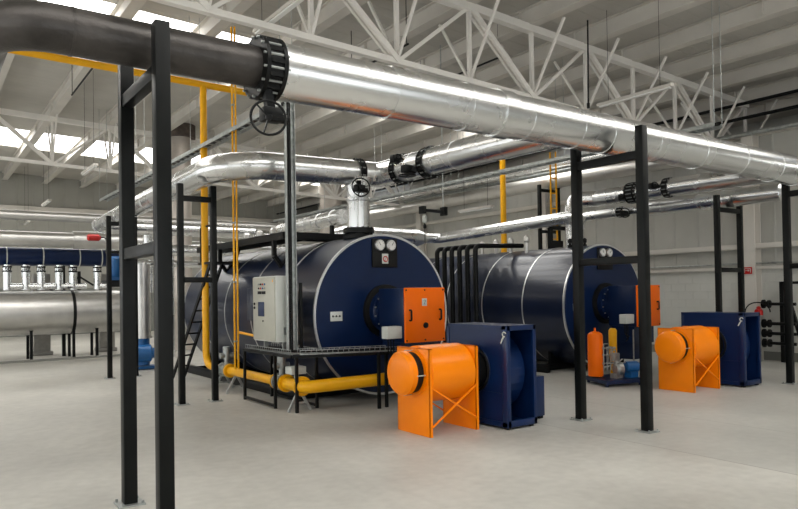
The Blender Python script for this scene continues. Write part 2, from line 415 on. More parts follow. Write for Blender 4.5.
pipe('bare_steel_pipe', 'thick bare dark steel pipe with a weld seam and elbow, top left',
     [(.42, 9.5, ZM), (.42, YM, ZM), (2.36, YM, ZM)], .172, 'bare', bend=.42, seg=8, seam=0)
b = MB(); b.band((.93, YM, ZM), (1, 0, 0), .172, .02, .004)
o = b.build('weld_bead', 'bare'); o.parent = bpy.data.objects['bare_steel_pipe']; o.matrix_parent_inverse = Matrix.Identity(4); o.location = o.location-bpy.data.objects['bare_steel_pipe'].location
valve('butterfly_valve', 'large black butterfly valve between the dark pipe and the silver pipe', (2.45, YM, ZM), (1, 0, 0), .243, (2.37, 5.12, 3.15), (-.25, -1, .1), .145, .19, wc=(2.47, 5.28, 3.22))
b = MB(); pts = arc([(2.54, YM, ZM), (12.62, YM, ZM), (12.62, 1.0, ZM)], .5, 5); b.tube(pts, .243, 48)
for x in (2.57, 3.72, 4.66, 5.55, 6.4, 6.95, 7.9, 9.0, 10.1, 11.2, 12.0): b.band((x, YM, ZM), (1, 0, 0), .243, .028, .008, 48)
b.band((5.2, YM, ZM), (1, 0, 0), .243, .2, .018, 48)
for p, q in zip(pts[1:], pts[2:]): b.band(p, (q-p), .243, .03, .004, 48)
tag(b.build('clad_pipe', 'alu', ang=50), 'biggest silver clad pipe crossing the whole picture above the frames', 'pipe')
# branch from boiler 1 : run along the hall, elbow, run across, mitre, run towards the big pipe
def p2(dx, full=True):
    b = MB()
    A = arc([(8+dx, 18.4, 3.5), (3.75+dx, 18.4, 3.48), (3.75+dx, 9.64, 3.66), (6.5+dx, 9.64, 3.72)], [.4, .75], 6)
    pts = A+[V((6.5+dx, 5.5, 3.68))]
    rs = [.172 if p.y > 11 else .212 for p in pts]; b.tube(pts, rs, 40)
    for a, c in zip(pts, pts[1:]):
        L = (c-a).length; d = (c-a).normalized(); k = max(1, round(L/1.1)); rr = .172 if a.y > 11 else .212
        for i in range(k):
            t = (i+.02)/k
            if a.y > 11 and c.y < 11: rr = .172+.04*t
            b.band(a+d*L*t, d, rr, .018, .005, 40)
    return b
tag(p2(0).build('clad_pipe', 'alu', ang=50), 'silver clad pipe with a wide elbow passing above the first boiler', 'pipe')
valve('butterfly_valve', 'black butterfly valve with hand wheel just left of the first boiler nozzle pipe', (6.06, 9.64, 3.71), (1, 0, 0), .23, (5.92, 9.3, 3.42), (-.3, -1, .1), .15, .1, lug=12)
valve('butterfly_valve', 'black butterfly valve on the silver pipe, nearer the boiler of a pair', (6.52, 8.96, 3.71), (0, 1, 0), .23, (6.28, 8.75, 3.85), (-.3, -.9, .1), .05, .12, lug=12)
valve('butterfly_valve', 'black butterfly valve with flat hand wheel, nearer the big pipe of a pair', (6.52, 8.22, 3.70), (0, 1, 0), .23, (6.2, 8.4, 3.50), (0, 0, -1), .13, .14, lug=12)
def nozzle(dx, label, r=.19, top=3.62):
    t = thing('steam_outlet', label, 'pipe', (6.08+dx, 9.64, 2.64))
    b = MB(); x, y = 6.08+dx, 9.64
    b.lathe((x, y, 2.78), (0, 0, 1), [(0, r), (.45, r), (.46, r+.012), (.5, r+.012), (.51, r), (top-2.78-.18, r), (top-2.78, r+.07)], 36)
    b.build('clad_riser', 'alu', t)
    f = MB(); f.cyl((x, y, 2.60), (x, y, 2.66), r+.07, 36); f.cyl((x, y, 2.70), (x, y, 2.78), r+.07, 36); f.cyl((x, y, 2.5), (x, y, 2.7), r, 24); f.bolts((x, y, 2.7), (0, 0, 1), r+.035, 14, .012, .2); f.build('flange', 'black', t)
    return t
nozzle(0, 'short silver riser on a black bolted flange on top of the first boiler')

# boiler 2: riser, long thin pipe back along the hall with a fat silencer, run forward to the big pipe
nozzle(5.57, 'short silver riser on a black flange on top of the second boiler', .13, 3.25)
b = MB(); pts = arc([(11.65, 9.64, 3.1), (11.65, 9.64, 3.28), (11.65, 14.4, 3.14), (11.1, 14.4, 3.14)], [.16, .3], 5); b.tube(pts, .135, 28)
b.lathe((11.2, 14.4, 3.14), (-1, 0, 0), [(0, .135), (.3, .23), (2.6, .23), (2.9, .12)], 32)
for y in (10.6, 11.8, 13.0): b.band((11.65, y, 3.28-(y-9.64)*.0294), (0, 1, 0), .135, .02, .004)
for x in (10.8, 9.9, 9.0): b.band((x, 14.4, 3.14), (1, 0, 0), .23, .02, .004)
tag(b.build('clad_pipe', 'alu', ang=45), 'thin silver pipe leading back from the second boiler to a fat section', 'pipe')
b = MB(); pts = arc([(11.9, 9.95, 2.5), (11.9, 9.95, 3.7), (12.25, 9.64, 3.7), (12.25, 5.6, 3.7)], [.2, .1], 4); b.tube(pts, .175, 32)
for y in (9.4, 8.7, 7.9, 7.2, 6.4): b.band((12.25, y, 3.7), (0, 1, 0), .175, .02, .004)
tag(b.build('clad_pipe', 'alu', ang=45), 'silver pipe with a ribbed black valve, right of the mid floor frame', 'pipe')
valve('butterfly_valve', 'ribbed black butterfly valve left of the mid floor frame post', (12.25, 8.62, 3.70), (0, 1, 0), .2, (12.02, 8.77, 3.62), (-1, -.3, 0), .05, .22, lug=16)
valve('butterfly_valve', 'black butterfly valve with round gear cap right of the mid frame post', (12.25, 7.82, 3.70), (0, 1, 0), .18, (12.0, 7.97, 3.74), (-.6, -1, 0), .07, .12, lug=12)
b = MB(); pts = arc([(12.67, 10.4, 2.3), (12.67, 10.4, 3.38), (12.67, 5.75, 3.42)], .22, 5); b.tube(pts, [.1]*(len(pts)-1)+[.1], 28)
b.lathe((12.67, 8.75, 3.39), (0, -1, 0), [(0, .1), (.12, .165), (2.9, .165), (2.95, .1)], 32)
for y in (8.6, 8.2, 7.4, 6.9, 6.3): b.band((12.67, y, 3.39), (0, 1, 0), .165, .02, .004)
tag(b.build('clad_pipe', 'alu', ang=45), 'silver pipe resting on the slim frame behind the right fan', 'pipe')
valve('gate_valve', 'small black valve with spoked hand wheel below the ribbed valve', (12.67, 9.25, 3.385), (0, 1, 0), .1, (12.45, 9.0, 3.33), (-1, -1, .1), .1, .16, lug=8)

b = MB(); b.bar((12.1, 10.8, 2.45), (12.1, 10.8, 3.15), .09); b.bar((12.95, 10.8, 1.9), (12.95, 10.8, 3.15), .09); b.bar((12.1, 10.8, 3.15), (12.95, 10.8, 3.15), .09); b.box(12.15, 10.76, 2.50, 12.5, 10.84, 2.85)
tag(b.build('pipe_rest', 'black'), 'black pipe rest standing on top of the second boiler', 'bracket')
# pipes along the right wall
for x, z, r, mt, l in ((15.2, 4.86, .21, 'alu_dull', 'fat dull silver pipe high on the right wall, lower of two'), (15.35, 5.36, .13, 'alu', 'bright silver pipe high on the right wall, above the fat dull one'),
                       (15.62, 5.22, .055, 'galv', 'thin grey pipe high along the right wall above the fan')):
    pipe('wall_pipe', l, [(x, 5.0 if r < .1 else 9.3, z), (x, 33, z)], r, mt, seam=2.2, n=24)
for x, z, l in ((15.7, 5.96, 'upper black sprinkler pipe near the roof at far right'), (15.7, 5.62, 'lower black sprinkler pipe near the roof at far right')):
    pipe('sprinkler_pipe', l, [(x, -2, z), (x, 33, z)], .04, 'black', seam=3, n=12)
pipe('wall_conduit', 'thin grey conduit running along the white block wall', [(15.94, 1, 2.24), (15.94, 30, 2.24)], .02, 'galv', seam=0, n=8)

# ------------------------------------------------------------------ gas line (yellow)
t = thing('gas_line', 'yellow gas pipe dropping from overhead and running low along the first boiler', 'pipe', (4.52, 9.0, 0))
pts = arc([(-.5, 12.6, 5.80), (4.52, 12.6, 5.72)], .1); MB().tube([(-1.0, 12.6, 5.80), (5.6, 12.6, 5.70)], .066, 20).build('header_pipe', 'yellow', t)
MB().tube(arc([(4.49, 12.6, 5.7), (4.49, 12.6, .37), (4.49, 11.72, .37)], .26, 7), .065, 24).build('drop_pipe', 'yellow', t)
b = MB(); b.tube([(4.49, 11.45, .37), (4.50, 9.5, .37)], .072, 24); b.band((4.49, 11.4, .37), (0, 1, 0), .075, .05, .045); b.band((4.50, 9.55, .37), (0, 1, 0), .075, .03, .045); b.build('train_pipe', 'yellow', t)
b = MB(); b.band((4.52, 8.75, .37), (0, 1, 0), .095, .05, .045, 28); b.tube(arc([(4.50, 9.25, .37), (4.50, 8.60, .37), (5.9, 8.42, .40), (6.3, 8.36, .40), (6.3, 8.36, .95)], [.16, .1, .15], 6), .092, 28); b.band((4.5, 9.22, .37), (0, 1, 0), .092, .04, .04); b.build('supply_pipe', 'yellow', t)
for y0, y1 in ((11.46, 11.72), (9.27, 9.48)):
    ym = (y0+y1)/2; b = MB(); b.cyl((4.5, y0, .37), (4.5, y0+.03, .37), .13, 20); b.cyl((4.5, y1-.03, .37), (4.5, y1, .37), .13, 20); b.cyl((4.5, y0, .37), (4.5, y1, .37), .09, 20)
    b.cyl((4.5, ym, .4), (4.5, ym, .6), .04, 14); b.cyl((4.5, ym, .56), (4.5, ym, .78), .065, 14); b.cyl((4.38, ym, .62), (4.62, ym, .62), .05, 14)
    b.bolts((4.5, ym, .37), (0, 1, 0), .11, 8, .010, y1-y0+.04); b.build('gas_valve', 'galv', t)
b = MB(); b.box(4.40, 8.84, .53, 4.64, 9.05, .64, .01); b.cyl((4.52, 8.92, .40), (4.52, 8.92, .55), .035); tag(b.build('actuator_box', 'white', t), 'light grey actuator box')
for y in (11.8, 11.2, 8.84):
    b = MB(); s = .13
    b.bar((4.52-s-.05, y, 0), (4.52, y, .32), .035); b.bar((4.52+s+.05, y, 0), (4.52, y, .32), .035); b.bar((4.4, y, .12), (4.64, y, .12), .025); b.build('pipe_stand', 'galv', t)
t = thing('gas_vent_line', 'pair of thin yellow vent pipes rising past the grey control cabinet', 'pipe', (4.44, 10.9, 0))
for dx in (-.021, .021):
    MB().tube([(4.41+dx, 10.9-dx, .44), (4.41+dx, 10.9-dx, 6.25)], .017, 12).build('vent_pipe', 'yellow', t)
for z in (.9, 1.9, 2.9, 3.9, 4.9, 5.9): MB().box(4.37, 10.87, z, 4.45, 10.93, z+.025).build('pipe_clamp', 'galv', t)
MB().tube(arc([(4.45, 10.86, 1.06), (4.40, 10.1, 1.04)], .1), .022, 12).build('branch_pipe', 'yellow', t)
b = MB(); b.cyl((4.42, 10.16, 1.04), (4.41, 10.04, 1.04), .035, 12); tag(b.build('valve_handle', 'red', t), 'small red valve')

# yellow uprights behind
b = MB(); b.tube([(14.03, 14.3, 0), (14.03, 14.3, 5.6)], .085, 20)
tag(b.build('gas_riser', 'yellow'), 'single thick yellow pipe rising behind the second boiler', 'pipe')
t = thing('gas_vent_line', 'slim pair of yellow pipes rising above the second boiler', 'pipe', (13.6, 12.0, 0))
for dx in (-.05, .05): MB().tube([(13.6+dx, 12.0-dx, 0), (13.6+dx, 12.0-dx, 5.3)], .024, 12).build('vent_pipe', 'yellow', t)
for z in (2.6, 3.0, 3.4, 3.8, 4.2, 4.6): MB().box(13.53, 11.97, z, 13.67, 12.03, z+.03).build('pipe_clamp', 'yellow', t)

# ------------------------------------------------------------------ boilers
R = 1.288; CZ = 1.35; YF = 9.0
def boiler(cx, label, sign=True):
    t = thing('fire_tube_boiler', label, 'boiler', (cx, YF, 0), 'navy blue horizontal boilers')
    b = MB(); b.lathe((cx, YF+.02, CZ), (0, 1, 0), [(0, R-.012), (6.1, R-.012)], 96); b.build('shell', 'shell', t)
    b = MB(); b.lathe((cx, YF, CZ), (0, 1, 0), [(0, R-.04), (.03, R-.022)], 96); tag(b.build('front_plate', 'blue', t), 'smooth blue front plate')
    for i, y in enumerate((9.03, 10.15, 11.4, 12.65, 13.9, 15.08)):
        b = MB(); b.cyl((cx, y-.014, CZ), (cx, y+.014, CZ), R-.004 if i else R+.004, 96); b.build('cladding_band', 'band', t)
    # base frame
    b = MB()
    for s in (-1, 1): b.box(cx+s*1.22-.05, YF+.5, 0, cx+s*1.22+.05, 15.0, .16, .005)
    for y in (9.8, 11.5, 13.2, 14.8): b.box(cx-1.2, y-.05, .01, cx+1.2, y+.05, .13); b.box(cx-.85, y-.03, .1, cx+.85, y+.03, .45)
    b.build('base_frame', 'black', t)
    # gauges and warning sign
    g = MB().box(cx-.25, YF-.03, 2.10, cx+.235, YF+.005, 2.56, .008).build('gauge_panel', 'rubber', t)
    for s in (-1, 1):
        gx = cx-.015+s*.108
        b = MB(); b.lathe((gx, YF-.075, 2.455), (0, 1, 0), [(0, .082), (.012, .09), (.05, .09)], 28); b.build('gauge_rim', 'band', g)
        b = MB(); b.cyl((gx, YF-.079, 2.455), (gx, YF-.07, 2.455), .074, 28); b.build('gauge_dial', 'glass', g)
        b = MB(); b.bar((gx, YF-.083, 2.45), (gx+s*.03, YF-.083, 2.50), .008, .004)
        for k in range(9):
            a = math.radians(-40+k*32.5); b.bar((gx-math.cos(a)*.058, YF-.081, 2.455+math.sin(a)*.058), (gx-math.cos(a)*.068, YF-.081, 2.455+math.sin(a)*.068), .005, .003)
        b.build('gauge_needle', 'rubber', g)
    if sign:
        MB().box(cx-.07, YF-.036, 2.16, cx+.05, YF-.028, 2.32, .002).build('warning_sign', 'white', g)
        b = MB(); b.torus((cx-.008, YF-.038, 2.235), (0, 1, 0), .042, .008, 20, 6)
        b.bar((cx-.03, YF-.038, 2.205), (cx+.015, YF-.038, 2.265), .008, .004); b.bar((cx-.02, YF-.038, 2.26), (cx+.02, YF-.038, 2.28), .012, .004); b.bar((cx-.03, YF-.038, 2.195), (cx-.01, YF-.038, 2.215), .02, .004)
        b.build('sign_symbol', 'red', g)
    else:
        MB().box(cx-.05, YF-.036, 2.2, cx+.04, YF-.028, 2.235, .002).build('small_plate', 'white', g)
    np_ = MB().box(cx-1.02, YF-.012, 1.27, cx-.81, YF+.005, 1.415, .002).build('name_plate', 'white', t)
    b = MB()
    for k in range(3): b.box(cx-.99+k*.06, YF-.014, 1.33, cx-.965+k*.06, YF-.011, 1.36)
    b.box(cx-.99, YF-.014, 1.338, cx-.84, YF-.011, 1.343)
    b.build('plate_text', 'rubber', np_)
    # burner throat
    bx, bz = cx-.0, 1.40
    b = MB(); b.lathe((bx, YF-.06, bz), (0, 1, 0), [(0, .34), (.01, .42), (.07, .43)], 48); b.build('throat_ring', 'rubber', t)
    f = MB().lathe((bx, YF-.16, bz), (0, 1, 0), [(-.18, .27), (-.02, .29), (0, .34), (.11, .345)], 48).build('throat_flange', 'blue', t)
    MB().bolts((bx, YF-.16, bz), (0, 1, 0), .312, 14, .016, .05).build('flange_bolts', 'band', f)
    # burner
    x0, x1, y0, y1, z0, z1 = cx-.35, cx+.40, 8.02, 8.66, .955, 1.755
    u = MB().box(x0, y0, z0, x1, y1, z1, .008).build('burner', 'blue', t)
    d = MB().box(x0+.005, y0-.03, z0-.005, x1+.005, y0, z1+.005, .006).build('burner_door', 'door', u)
    b = MB()
    for x in (x0+.09, x1-.1):
        b.tube(arc([(x, y0-.03, 1.28), (x, y0-.075, 1.28), (x, y0-.075, 1.43), (x, y0-.03, 1.43)], .02, 3), .014, 10)
    b.build('door_handle', 'rubber', u)
    b = MB(); b.lathe((cx+.03, y0-.035, 1.20), (0, -1, 0), [(0, .045), (.015, .042), (.02, .02)], 20); b.build('sight_glass', 'rubber', u)
    MB().box(cx-.03, y0-.034, 1.49, cx+.06, y0-.029, 1.60, .002).build('door_label', 'white', u)
    b = MB(); q = cx+.015; zz = 1.545; yy = y0-.036   # the dark numeral-like mark
    b.bar((q-.018, yy, zz+.022), (q+.002, yy, zz+.034), .01, .003); b.bar((q+.002, yy, zz+.034), (q+.018, yy, zz+.018), .01, .003)
    b.bar((q+.018, yy, zz+.018), (q-.012, yy, zz-.028), .01, .003); b.bar((q-.016, yy, zz-.03), (q+.02, yy, zz-.03), .01, .003); b.build('label_mark', 'blue', u)
    b = MB()
    for x in (x0+.03, x0+.37, x1-.03):
        for z in (z0+.03, z1-.03): b.cyl((x, y0-.04, z), (x, y0-.03, z), .012, 8)
    b.build('door_screws', 'rubber', u)
    b = MB(); b.box(x0-.26, 8.06, 1.02, x0-.0, 8.22, 1.2, .01); tag(b.build('junction_box', 'white', u), 'off-white junction box')
    b = MB()
    for k in range(3): b.tube(arc([(x0-.2+k*.05, 8.14, 1.02), (x0-.2+k*.05, 8.14, .82-.05*k), (x0+.05, 8.2+k*.05, .75-.05*k), (x0+.1, 8.4, .96)], .05, 4), .010, 8)
    b.build('burner_cable', 'rubber', u)
    b = MB(); b.box(x0+.02, y0+.06, .62, x1-.1, y1-.05, z0); b.box(x0+.1, y0+.15, .30, x1-.2, y1-.08, .62, .01); b.build('burner_damper', 'blue', u)
    return t
B1X, B2X = 6.16, 11.73
boiler(B1X, 'nearer of the two navy boilers, grey control cabinet at its side')
boiler(B2X, 'farther navy boiler, at the right behind the mid floor frame', sign=False)
# walkway channel and brackets on top of boiler 1
t = thing('boiler_walkway', 'dark walkway frame on top of the first boiler', 'walkway', (5.4, 11, 2.4))
b = MB(); b.box(5.02, 10.3, 2.62, 5.08, 14.6, 2.74); b.box(5.5, 10.5, 2.62, 5.56, 14.6, 2.74); b.box(5.02, 10.28, 2.62, 6.9, 10.34, 2.74); b.box(5.5, 10.62, 2.62, 6.9, 10.68, 2.74)
b.box(5.08, 10.34, 2.70, 5.5, 14.6, 2.715); b.box(5.08, 10.34, 2.70, 6.9, 10.62, 2.715); b.build('deck_frame', 'black', t)
for y in (10.75, 13.3):
    b = MB(); b.bar((5.05, y, 2.64), (5.05, y, 2.36), .07); b.bar((5.05, y, 2.36), (5.2, y, 2.16), .07); b.bar((5.2, y, 2.16), (5.36, y, 2.40), .07); b.bar((5.36, y, 2.40), (5.45, y, 2.64), .07); b.build('bracket', 'black', t)
for k in range(2):
    b = MB(); b.box(6.2+k*.45, 10.3, 2.58, 6.26+k*.45, 10.65, 2.64); b.build('bracket', 'black', t)
# safety valves on the boiler top
for k in range(4):
    x, y = 5.45, 11.0+k*.62
    b = MB(); b.cyl((x, y, 2.70), (x, y, 2.84), .04, 12); b.lathe((x, y, 2.80), (0, 0, 1), [(0, .05), (.03, .075), (.1, .07), (.14, .03)], 16)
    tag(b.build('relief_valve', 'alu_dull'), ['rightmost', 'second from right', 'third from right', 'leftmost'][k]+' pale relief valve of the four on the first boiler walkway', 'valve', 'relief valves on the first boiler')
# ladder at the boiler side
t = thing('ladder', 'dark steel ladder leaning at the far side of the first boiler', 'ladder', (4.5, 13.6, 0))
P0, P1 = V((4.36, 13.85, .05)), V((4.62, 12.35, 2.30)); side = V((.9, .4, 0)).normalized()*.3
for s in (-.5, .5): MB().bar(P0+side*s, P1+side*s, .035, .06).build('rail', 'black', t)
for k in range(1, 10):
    c = P0.lerp(P1, k/10); MB().bar(c-side*.5, c+side*.5, .03, .03).build('rung', 'black', t)
b = MB(); b.box(4.45, 12.2, 2.28, 5.0, 12.9, 2.32); b.bar((4.5, 12.25, 2.3), (4.5, 12.25, 3.0), .03); b.bar((4.5, 12.85, 2.3), (4.5, 12.85, 3.0), .03); b.bar((4.5, 12.25, 3.0), (4.5, 12.85, 3.0), .03); b.build('landing', 'black', t)

# black pipes bending over boiler 2's shoulder
for k in range(6):
    y = 11.22+k*.27
    b = MB(); b.tube(arc([(10.12, y, 0), (10.12, y, 2.70), (11.6 if k == 0 else 10.75, y, 2.74)], .12, 5), .055, 14); b.torus((10.12, y, 2.3), (0, 0, 1), .055, .012, 14, 6)
    tag(b.build('black_riser_pipe', 'black'), ['long black pipe reaching farthest over the second boiler, first of the row', 'second black bent pipe of the row between the boilers, counted from the right', 'third black bent pipe of the row between the boilers, counted from the right', 'fourth black bent pipe of the row between the boilers, counted from the right', 'fifth black bent pipe of the row between the boilers, next to the last', 'last black bent pipe of the row, nearest the first boiler rim'][k], 'pipe', 'row of black bent pipes between the boilers')
for k in range(4):
    y = 10.4+k*.6
    b = MB(); b.cyl((11.3+k*.1, y+.4, 2.5), (11.3+k*.1, y+.4, 2.8), .04, 12); b.lathe((11.3+k*.1, y+.4, 2.78), (0, 0, 1), [(0, .05), (.03, .07), (.12, .06), (.16, .02)], 14)
    tag(b.build('relief_valve', 'alu_dull'), ['nearest', 'second nearest', 'third nearest', 'farthest'][k]+' pale relief valve of the four on top of the second boiler', 'valve', 'relief valves on the second boiler')

# ------------------------------------------------------------------ control cabinet, table, cable trays
t = thing('control_cabinet', 'light grey electrical control cabinet with touch screen beside the first boiler', 'cabinet', (4.45, 9.6, .9))
MB().box(4.345, 9.2, .98, 4.60, 10.02, 1.97, .008).build('housing', 'white', t)
d = MB().box(4.325, 9.225, 1.0, 4.345, 10.0, 1.955, .004).build('cabinet_door', 'cab', t)
MB().box(4.318, 9.58, 1.36, 4.326, 9.80, 1.58, .003).build('touch_screen', 'fanblue', d)
b = MB()
for k in range(2): b.box(4.316, 9.53+k*.15, 1.70, 4.326, 9.65+k*.15, 1.745)
b.build('meter_window', 'rubber', d)
for r_, zz in enumerate((1.79, 1.85)):
    for k in range(4):
        b = MB(); b.cyl((4.326, 9.55+k*.072, zz), (4.312, 9.55+k*.072, zz), .014, 10); b.build('push_button', ('galv', 'motor', 'red', 'rubber')[(k+r_) % 4], d)
b = MB(); b.cyl((4.326, 9.93, 1.55), (4.31, 9.93, 1.55), .02, 12); b.cyl((4.326, 9.93, 1.49), (4.31, 9.93, 1.49), .02, 12); b.cyl((4.326, 9.62, 1.29), (4.312, 9.62, 1.29), .012, 10); b.build('door_lock', 'rubber', d)
b = MB()
b.box(4.46, 9.19, 1.09, 4.56, 9.2, 1.20)
for k in range(5): b.box(4.465, 9.183, 1.10+k*.02, 4.555, 9.192, 1.11+k*.02)
b.build('vent_grille', 'galv', t)
b = MB(); b.poly([(4.322, 9.30, 1.88), (4.322, 9.26, 1.88), (4.322, 9.28, 1.92)], (.004, 0, 0)); b.build('warning_triangle', 'yellow', d)
for y in (9.28, 9.94): MB().box(4.48, y-.02, .84, 4.54, y+.02, .99).build('mounting_leg', 'galv', t)
b = MB(); b.box(4.36, 10.05, 1.28, 4.62, 10.33, 1.80, .01)
t2 = b.build('isolator_box', 'shell'); tag(t2, 'blue grey box fixed behind the left edge of the control cabinet', 'box')
t = thing('cable_platform', 'low black steel stand with a wire cable tray on top before the first boiler', 'stand', (4.9, 9.4, 0))
for x, y in ((4.35, 10.42), (4.35, 9.28), (4.42, 8.72), (4.85, 8.92), (4.82, 10.42), (5.52, 8.26), (5.68, 8.30)):
    MB().box(x-.02, y-.02, 0, x+.02, y+.02, .82).build('leg', 'black', t)
b = MB(); b.bar((4.35, 10.42, .80), (4.35, 8.72, .80), .04); b.bar((4.85, 10.42, .80), (4.85, 8.92, .80), .04); b.bar((4.35, 8.72, .80), (5.7, 8.26, .80), .04); b.bar((4.85, 8.92, .80), (5.75, 8.6, .8), .04)
b.bar((4.35, 10.42, .04), (4.35, 9.28, .04), .035); b.bar((4.35, 10.42, .80), (4.85, 10.42, .80), .04); b.bar((4.85, 10.42, .04), (4.85, 8.92, .04), .035)
b.build('top_frame', 'black', t)
b = MB()
def mesh_tray(b, p, q, wv, n, hh=.06):
    p, q, wv = V(p), V(q), V(wv)
    for k in range(5): o = wv*(k/4-.5); b.bar(p+o, q+o, .006)
    for s in (-.5, .5): b.bar(p+wv*s+V((0, 0, hh)), q+wv*s+V((0, 0, hh)), .008)
    for i in range(n+1):
        c = p.lerp(q, i/n); b.bar(c-wv*.5, c+wv*.5, .006); b.bar(c-wv*.5, c-wv*.5+V((0, 0, hh)), .006); b.bar(c+wv*.5, c+wv*.5+V((0, 0, hh)), .006)
mesh_tray(b, (4.6, 10.42, .83), (4.6, 8.8, .83), (.46, 0, 0), 22)
mesh_tray(b, (4.5, 8.80, .83), (6.0, 8.32, .83), (.1, .28, 0), 20)
b.build('wire_tray', 'galv', t)
b = MB()
for k in range(5): b.tube([(4.45+k*.06, 10.3, .85), (4.47+k*.05, 9.6, .845+.004*k), (4.5+k*.05, 9.0, .85), (5.0, 8.62+k*.03, .85), (5.9, 8.32+k*.03, .85)], .012, 8)
b.build('cable', 'rubber', t)
t = thing('vertical_cable_tray', 'tall galvanised cable tray rising beside the control cabinet', 'cable tray', (4.48, 9.0, .85))
for x in (4.44, 4.58): MB().box(x, 9.0, .87, x+.01, 9.07, 5.0).build('side_rail', 'galv', t)
b = MB(); b.box(4.45, 9.055, .87, 4.58, 9.062, 5.0)
for k in range(41): b.box(4.45, 9.04, .9+k*.1, 4.58, 9.056, .93+k*.1)
b.build('back_web', 'galv', t)
b = MB(); 
for k in range(3): b.cyl((4.465+k*.025, 9.025, .87), (4.465+k*.025, 9.025, 4.95), .011, 8)
b.build('cable', 'rubber', t)
b = MB(); b.box(4.635, 9.0, .84, 4.675, 9.04, 1.86); tag(b.build('steel_upright', 'black'), 'short black steel upright just right of the tall cable tray', 'post')
def tray(label, p, q, wd, rungs, hang=True):
    t = thing('cable_ladder', label, 'cable tray', p)
    p, q = V(p), V(q); d = (q-p).normalized(); s = V((0, 0, 1)).cross(d).normalized()*wd/2
    b = MB()
    for k in (-1, 1): b.bar(p+s*k, q+s*k, .02, .07)
    for i in range(rungs): c = p+(q-p)*((i+.5)/rungs); b.bar(c-s, c+s, .03, .02)
    b.build('ladder_frame', 'galv', t)
    b = MB()
    for k in range(3): o = s*(k-1)*.45+V((0, 0, .02)); b.bar(p+o, q+o, .025)
    b.build('cable', 'rubber', t)
    if hang:
        n = max(2, int((q-p).length/3))
        for i in range(n+1):
            c = p+(q-p)*(i/n); b = MB()
            for k in (-1, 1): b.cyl(c+s*k, V((c.x+s.x*k, c.y+s.y*k, 7.06+slope(c.x))), .006, 6)
            b.build('hanger_rod', 'galv', t)
tray('cable ladder running back overhead from the top of the tall tray', (4.48, 9.05, 4.5), (4.48, 21, 4.5), .2, 40)
tray('grey cable ladder sloping across the view right of the first boiler valves', (11.4, 6.3, 4.52), (11.4, 24, 4.52), .25, 60)

# ------------------------------------------------------------------ orange intake silencers and blue fans
def silencer(dx, dy, label, sx=1.0):
    X = lambda v: 4.86+dx+(v-4.86)*sx
    Y = lambda v: v+dy
    t = thing('intake_silencer', label, 'air silencer', (X(5.2), Y(6.54), 0), 'orange intake silencers')
    y0, y1 = Y(6.22), Y(6.86)
    for x, zt in ((4.86, 1.03), (5.58, 1.03)):
        b = MB(); b.box(X(x), y0, 0, X(x)+.012, y1, zt, .002)
        b.box(X(x), y0, 0, X(x)+.045, y0+.01, zt); b.box(X(x), y1-.01, 0, X(x)+.045, y1, zt); b.box(X(x), y0, zt-.01, X(x)+.045, y1, zt); b.build('end_plate', 'orange', t)
    c = (X(4.88), Y(6.54), .705)
    b = MB(); b.lathe(c, (1, 0, 0), [(0, .27), (.03, .345), ((5.56-4.88)*sx, .345)], 56); b.build('drum', 'orange', t)
    for yy, q in ((y0, 1), (y1, -1)):
        b = MB(); b.bar((X(4.9), yy+q*.005, .57), (X(5.59), yy+q*.005, .15), .018, .018); b.bar((X(4.9), yy-q*.005, .12), (X(5.59), yy-q*.005, .56), .018, .018); b.build('cross_brace', 'orange', t)
    b = MB(); b.lathe((X(4.86), c[1], .735), (-1, 0, 0), [(-.005, .243), (.12, .243)], 40); b.build('intake_mesh', 'rubber', t)
    b = MB(); b.lathe((X(4.86)-.002, c[1], .735), (-1, 0, 0), [(0, .29), (.012, .29), (.014, .265)], 48); b.build('intake_ring', 'orange', t)
    b = MB(); b.lathe((X(4.86)-.11, c[1], .735), (-1, 0, 0), [(0, .25), (.004, .262), (.07, .262), (.075, .254), (.10, .236), (.118, .19), (.127, .12), (.13, .03)], 48)
    b.build('rain_cap', 'orange', t)
    for k in range(4):
        b = MB(); a = PI/2*k+.05; b.bar((X(4.86), c[1]+math.cos(a)*.266, .735+math.sin(a)*.266), (X(4.86)-.13, c[1]+math.cos(a)*.266, .735+math.sin(a)*.266), .012)
        b.build('cap_strut', 'band', t)
    return t
silencer(0, 0, 'nearer orange drum silencer with a round intake cap, in front of the first boiler')
silencer(5.33, -.09, 'farther orange drum silencer, right of the mid floor frame', 1.02)
